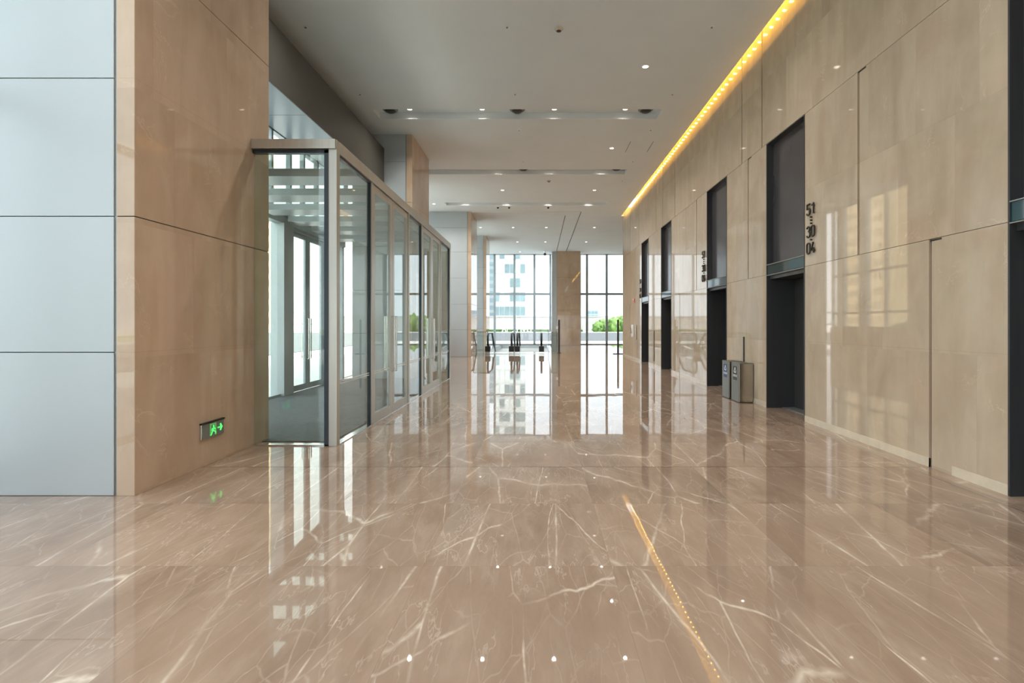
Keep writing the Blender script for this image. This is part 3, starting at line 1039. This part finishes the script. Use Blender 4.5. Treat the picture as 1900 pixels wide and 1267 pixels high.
# slim dark stands
def stand(x, y, h, bw, label, device):
    t = thing('slim_stand', label, 'stand', (x, y, 0), 'slim dark floor stands at the far end')
    MB().bbox(x - bw, x + bw, y - .12, y + .12, .001, .03, .006).build('base', 'darkmetal', t)
    MB().bbox(x - .05, x + .05, y - .03, y + .03, .03, h, .01).build('pole', 'darkmetal', t)
    if device:
        MB().bbox(x - .17, x - .05, y - .05, y + .03, h - .52, h - .36, .02).build('device', 'white', t)
stand(1.13, 30.3, 1.87, .10, 'slim dark stand with small white device before the stone pillar', True)
stand(4.30, 29.3, 1.87, .27, 'slim dark stand with wide foot at the end of the marble wall', False)

# ------------------------------------------------------------------ ceiling fittings
def make_downlight(loc, label, group, lens, far=False, power=45):
    t = thing('downlight', label, 'downlight', loc, group)
    x, y, z = loc
    MB().disc((x, y, z), [(.088, .0005), (.088, -.006), (.070, -.010)], 24).build('trim_ring', 'white', t)
    MB().disc((x, y, z), [(.064, -.0101), (.064, -.013)], 24).build('lens', lens, t)
    return t
def lamp(t, far, power):
    L = bpy.data.lights.new('lamp', 'SPOT')
    L.energy = power * LAMP
    L.spot_size = math.radians(136)
    L.spot_blend = 1.0
    L.shadow_soft_size = .04
    L.color = (1.0, .95, .88) if far else (1.0, .945, .86)
    o = bpy.data.objects.new('lamp', L)
    COL.objects.link(o)
    o.parent = t
    o.location = (0, 0, -.03)
NEARBY = {-3.46: 'on the entrance side', -1.52: 'left of the middle', .41: 'right of the middle', 2.31: 'on the lift side'}
proto = {}
def place_light(x, y, z, lens, label, group, power):
    far = lens == 'lamp_far'
    if lens not in proto:
        t = make_downlight((x, y, z), label, group, lens)
        proto[lens] = t
    else:
        t = dup(proto[lens], (x, y, z), label, group)
    lamp(t, far, power)
    return t
place_light(2.31, 11.69, ZC, 'lamp', 'largest round ceiling downlight, alone nearest the viewer', 'downlights in the main ceiling', 60)
place_light(2.31, 17.1, ZC, 'lamp', 'round downlight alone in the ceiling between the first two troughs', 'downlights in the main ceiling', 60)
place_light(2.31, 22.45, ZC, 'lamp', 'round downlight on the lift side, past the second light trough', 'downlights in the main ceiling', 60)
place_light(-1.52, 22.45, ZC, 'lamp', 'round downlight left of the middle, past the second light trough', 'downlights in the main ceiling', 60)
place_light(-4.87, 25.0, ZC, 'lamp', 'round downlight just above the third clad column', 'downlights in the main ceiling', 40)
for ti, (a, b) in enumerate(TR):
    if ti < 3:
        # same fittings repeated out of view, added to brighten the near floor and column
        for x in (-3.46, -1.52, .41, 2.31):
            place_light(x, a + .40, ZC + .17, 'lamp', 'unseen spotlight added in the ceiling trough over or behind the viewer', 'added spotlights over the viewer', 20)
        continue
    for x in (-3.46, -1.52, .41, 2.31):
        if ti == 4 and x == -3.46: continue
        place_light(x, a + .40, ZC + .17, 'lamp', 'tiny spotlight in the %s light trough %s' % (['nearest', 'middle', 'farthest'][ti - 3], NEARBY[x]), 'spotlights inside the ceiling troughs', 16)
for y, xs, rowname in ((31.1, (-3.38, -1.49, .42, 3.2), 'first row of the far ceiling'), (36.5, (-1.46, .44, 3.2), 'second row of the far ceiling'), (41.5, (-1.46, .44), 'last row before the far windows')):
    for i, x in enumerate(xs):
        place_light(x, y, ZC, 'lamp_far', 'white downlight in the %s, %s from the left' % (rowname, ORD[i]), 'white downlights in the far ceiling', 40)

# jet diffusers at the trough edges
jd = None
for ti, (a, b) in enumerate(TR):
    if ti not in (3, 4): continue
    for x, side in ((-3.98, 'left end'), (-.58, 'middle'), (2.86, 'right end')):
        if ti == 4 and x < -2: continue
        lab = 'dark round air nozzle at the %s of the %s ceiling trough' % (side, 'nearest' if ti == 3 else 'second')
        loc = (x, a + .43, ZC + .168)
        if jd is None:
            t = thing('air_nozzle', lab, 'air nozzle', loc, 'air nozzles in the ceiling troughs')
            MB().disc(loc, [(.20, 0), (.20, -.02), (.16, -.045)], 24).build('ring', 'channel', t, smooth=True)
            MB().disc(loc, [(.15, -.0451), (.11, -.075), (.02, -.08)], 24).build('core', 'black', t, smooth=True)
            jd = t
        else:
            dup(jd, loc, lab)

# sprinklers
sp = None
for y, xs, nm in ((10.14, (-4.39, -.60, 3.25), 'closest to the viewer'), (13.1, (-4.35, -.58, 3.24), 'just before the nearest trough'), (15.52, (-.57, 3.22), 'just past the nearest trough'), (18.5, (-.54, 3.22), 'just before the second trough'), (21.0, (3.24,), 'just past the second trough')):
    for x in xs:
        sd = 'on the entrance side' if x < -2 else ('near the middle' if x < 1 else 'on the lift side')
        lab = 'small grey sprinkler in the row %s, %s' % (nm, sd)
        if sp is None:
            t = thing('sprinkler', lab, 'sprinkler', (x, y, ZC), 'ceiling sprinklers')
            MB().disc((x, y, ZC), [(.05, -.0005), (.05, -.004), (.03, -.007)], 18).build('rose', 'white', t)
            MB().disc((x, y, ZC), [(.014, -.007), (.012, -.018), (.022, -.019), (.022, -.022)], 12).build('nozzle', 'channel', t)
            sp = t
        else:
            dup(sp, (x, y, ZC), lab)
# smoke detectors
t = thing('smoke_detector', 'round cream smoke detector in the near ceiling', 'smoke detector', (.375, 10.2, ZC), 'smoke detectors')
MB().disc((.375, 10.2, ZC), [(.075, -.0005), (.075, -.02), (.058, -.04), (.03, -.052)], 24).build('housing', 'skirting', t, smooth=True)
MB().disc((.375, 10.2, ZC), [(.045, -.0465), (.045, -.053), (.02, -.056)], 20).build('sensor', 'letter', t)
dup(t, (.39, 21.0, ZC), 'round smoke detector between the second and third troughs')
# cameras
def cctv(loc, label):
    t = thing('dome_camera', label, 'camera', loc, 'ceiling dome cameras')
    MB().disc(loc, [(.065, -.0005), (.065, -.03)], 20).build('mount', 'white', t)
    MB().disc(loc, [(.055, -.0301), (.05, -.065), (.035, -.085), (.01, -.095)], 20).build('dome', 'black', t, smooth=True)
    return t
k1 = cctv((-1.95, 25.62, ZC), 'black dome camera left of the middle near the third trough')
dup(k1, (-1.42, 25.62, ZC), 'dome camera just right of another, near the third trough')
dup(k1, (.44, 25.62, ZC), 'dome camera right of the middle near the third trough')
t = thing('pendant_camera', 'dark camera hanging on a short stem before the far windows', 'camera', (.46, 41.0, ZC))
MB().disc((.46, 41.0, ZC), [(.03, 0), (.03, -.18)], 12).build('stem', 'channel', t)
MB().disc((.46, 41.0, ZC), [(.06, -.18), (.12, -.24), (.10, -.32), (.02, -.36)], 18).build('dome', 'darkmetal', t, smooth=True)

# ------------------------------------------------------------------ outside
structure(MB().box(-400, 400, -200, 900, -.6, -.26).build('ground', 'paving'))
structure(MB().box(-14, XF - .15, -60, 44, -.26, -.02).build('floor_plaza', 'paving'))
structure(MB().box(-14, 60, YE + .2, 53, -.26, -.02).build('floor_plaza_far', 'paving'))
structure(MB().box(-200, 300, 54, 107, -.26, -.03).build('road_far', 'roadm'))
structure(MB().box(-34, -14.4, -120, 54, -.26, -.03).build('road_side', 'roadm'))
structure(MB().box(-200, 300, 107, 108.2, -.26, .12).build('kerb_far', 'kerb'))
structure(MB().box(-34.8, -34, -120, 52, -.26, .12).build('kerb_side', 'kerb'))
structure(MB().box(-200, 300, 108.2, 118, -.26, .0).build('lawn_far', 'grass'))
structure(MB().box(-60, -34.8, -120, 54, -.26, .02).build('lawn_side', 'grass'))

def blob(c, r, seed, sub=3, amp=.25, fr=.9):
    bm = bmesh.new()
    bmesh.ops.create_icosphere(bm, subdivisions=sub, radius=1)
    for q in bm.verts:
        d = q.co.normalized()
        k = 1 + amp * mnoise.noise(Vector((d.x * 2.2 + seed, d.y * 2.2, d.z * 2.2))) + amp * .6 * mnoise.noise(Vector((d.x * 6 + seed, d.y * 6, d.z * 6)))
        q.co = Vector((c[0] + d.x * r[0] * k, c[1] + d.y * r[1] * k, max(c[2] + d.z * r[2] * k, 0.0)))
    mb = MB()
    mb.take(bm)
    return mb
mb = MB()
for k in range(11):
    q = blob((12.4 + k * .95, 112.3 + (k % 3) * .5, .9 + .06 * k), (1.25, 1.2, 1.35 + .08 * k + .25 * (k % 2)), k, amp=.3)
    n0 = len(mb.v)
    mb.v += q.v
    mb.f += [tuple(n0 + i_ for i_ in f_) for f_ in q.f]
tag(mb.build('shrubbery', 'leaf', None, smooth=True), 'bushy green shrubs outside the far right window, behind the slim stand', 'shrubs', kind='stuff')
def hedge(x0, x1, y0, y1, h, label, seed):
    bm = bmesh.new()
    bmesh.ops.create_cube(bm, size=1)
    for q in bm.verts:
        q.co = Vector((x0 + (q.co.x + .5) * (x1 - x0), y0 + (q.co.y + .5) * (y1 - y0), (q.co.z + .5) * h))
    L = max(x1 - x0, y1 - y0)
    bmesh.ops.subdivide_edges(bm, edges=list(bm.edges), cuts=24, use_grid_fill=True)
    for q in bm.verts:
        if q.co.z > .05:
            n_ = mnoise.noise(q.co * .9 + Vector((seed, 0, 0)))
            q.co.z += n_ * h * .3
            q.co.x += mnoise.noise(q.co * 1.3 + Vector((0, seed, 0))) * .15
    mb = MB(); mb.take(bm)
    o = mb.build('hedge', 'leafdark', None, smooth=True)
    tag(o, label, 'hedge')
hedge(-30, 9, 110, 112, .55, 'low green hedge along the road outside the far windows', 3)
hedge(-52, -50, 30, 90, 1.8, 'low dark hedge across the road beyond the vestibule doors', 8)
# boundary wall
bw = MB()
bw.box(-60, 40, 150, 150.6, -.2, 3.7)
bw.box(-60, 40, 149.9, 150.7, 3.7, 3.95)
tag(bw.build('boundary_wall', 'hoard'), 'long pale stone boundary wall across the road', 'wall')
mb = MB()
P = [(10.0, 0)] + [(10.2 + 6 * (1 - math.cos(a)), 3.4 * math.sin(a)) for a in [math.radians(k) for k in range(0, 95, 10)]] + [(22, 3.4), (22, 0)]
mb.prism([(x, 130, z) for x, z in P], (0, 2, 0))
tag(mb.build('ramp_wall', 'hoard'), 'pale curved ramp wall behind the green trees', 'wall')

def tower(name, label, x0, x1, y, h, cols, floors, mw, mwin, z_from=0.0, depth=12, ww=.74, hh=.55, face='Y', blinds=False):
    t = thing(name, label, 'building', ((x0 + x1) / 2, y, 0), 'buildings outside')
    if face == 'Y':
        MB().box(x0, x1, y, y + depth, -.2, h).build('wall', mw, t)
    else:
        MB().box(y - depth, y, x0, x1, -.2, h).build('wall', mw, t)
    cw, fh = (x1 - x0) / cols, (h - z_from) / floors
    first = None
    rng = random.Random(5)
    for r in range(floors):
        for c_ in range(cols):
            if blinds and r == floors - 1 and c_ == cols - 1:
                continue
            a = x0 + (c_ + (1 - ww) / 2) * cw
            z = z_from + (r + (1 - hh) / 2) * fh
            dep = -.12
            if first is None:
                mb = MB()
                if face == 'Y': mb.box(a, a + ww * cw, y + dep, y + .02, z, z + hh * fh)
                else: mb.box(y - .02, y - dep, a, a + ww * cw, z, z + hh * fh)
                first = mb.build('window', mwin, t)
                if blinds:
                    first_b = first.copy(); first_b.data = first.data.copy()
                    first_b.data.materials[0] = M['blind']
                    COL.objects.link(first_b); first_b.parent = t
                    first_b.location = ((cols - 1) * cw, 0, (floors - 1) * fh)
            else:
                q = first.copy()
                COL.objects.link(q)
                q.parent = t
                q.location = (c_ * cw, 0, r * fh) if face == 'Y' else (0, c_ * cw, r * fh)
                if blinds and rng.random() < .5:
                    q.data = first_b.data
    return t
tower('office_tower', 'pale glass office tower outside the far left window', -16.6, -5.0, 200, 46, 6, 8, 'tower', 'towerglass', 4.0, ww=.86, hh=.62, blinds=True)
tower('office_tower', 'blue glass tower edge left of the pale office tower', -23, -17.2, 215, 30, 2, 9, 'tower', 'towerblue', 4.0)
tower('low_building', 'small blue-grey building in the distance of the far right window', 27, 33, 300, 9.5, 3, 2, 'towerblue', 'towerglass', 5.0)
tower('apartment_tower', 'nearer tan apartment tower reflected in the polished lift wall', 121.5, 131, -70, 62, 5, 18, 'tan', 'tanwin', 1.0, face='X', ww=.35, hh=.5)
tower('apartment_tower', 'second tan apartment tower reflected in the polished lift wall', 132.5, 142.5, -70, 60, 5, 18, 'tan', 'tanwin', 1.0, face='X', ww=.35, hh=.5)

t = thing('footbridge', 'faint grey footbridge rails seen through the outer vestibule doors', 'bridge', (-70, 152, 0))
for z in (1.5, 4.7):
    MB().box(-110, -56, 151, 153, z, z + .45).build('deck', 'hoard', t)
for x in (-108, -84, -58):
    MB().box(x - .3, x + .3, 151.7, 152.3, -.3, 5.1).build('pier', 'hoard', t)

# white letters seen from behind on the lawn
LET = [[(0, 0), (0, 1)], [(0, .55), (.7, .55)], [(.7, 0), (.7, 1)]]
FORMS = [
    [[(0, 0), (.35, 1), (.7, 0)], [(.15, .4), (.55, .4)]],
    [[(0, 0), (0, 1), (.7, 1)], [(0, .5), (.55, .5)]],
    [[(.35, 0), (.35, 1)], [(0, .7), (.7, .7)], [(0, 0), (.7, 0)]],
    [[(0, 0), (0, 1)], [(.7, 0), (.7, 1)], [(0, .5), (.7, .5)]],
    [[(0, .9), (.7, .9)], [(.35, 0), (.35, .9)], [(.1, .3), (.6, .3)]],
    [[(0, 0), (.7, 0), (.7, 1), (0, 1), (0, .05)]],
]
for i, fm in enumerate(FORMS):
    x0 = -7.45 + i * 1.02
    mb = MB()
    for st in fm:
        mb.tube([(x0 + p[0] * 1.05, 109.2, .12 + p[1] * 1.25) for p in st], .11, 6)
    mb.box(x0 - .12, x0 + .86, 109.05, 109.35, -.005, .10)
    o = mb.build('sign_letter', 'white', None)
    tag(o, 'large white sign letter on the lawn across the road, %s from the left' % ORD[i], 'letter', 'white letters on the lawn')
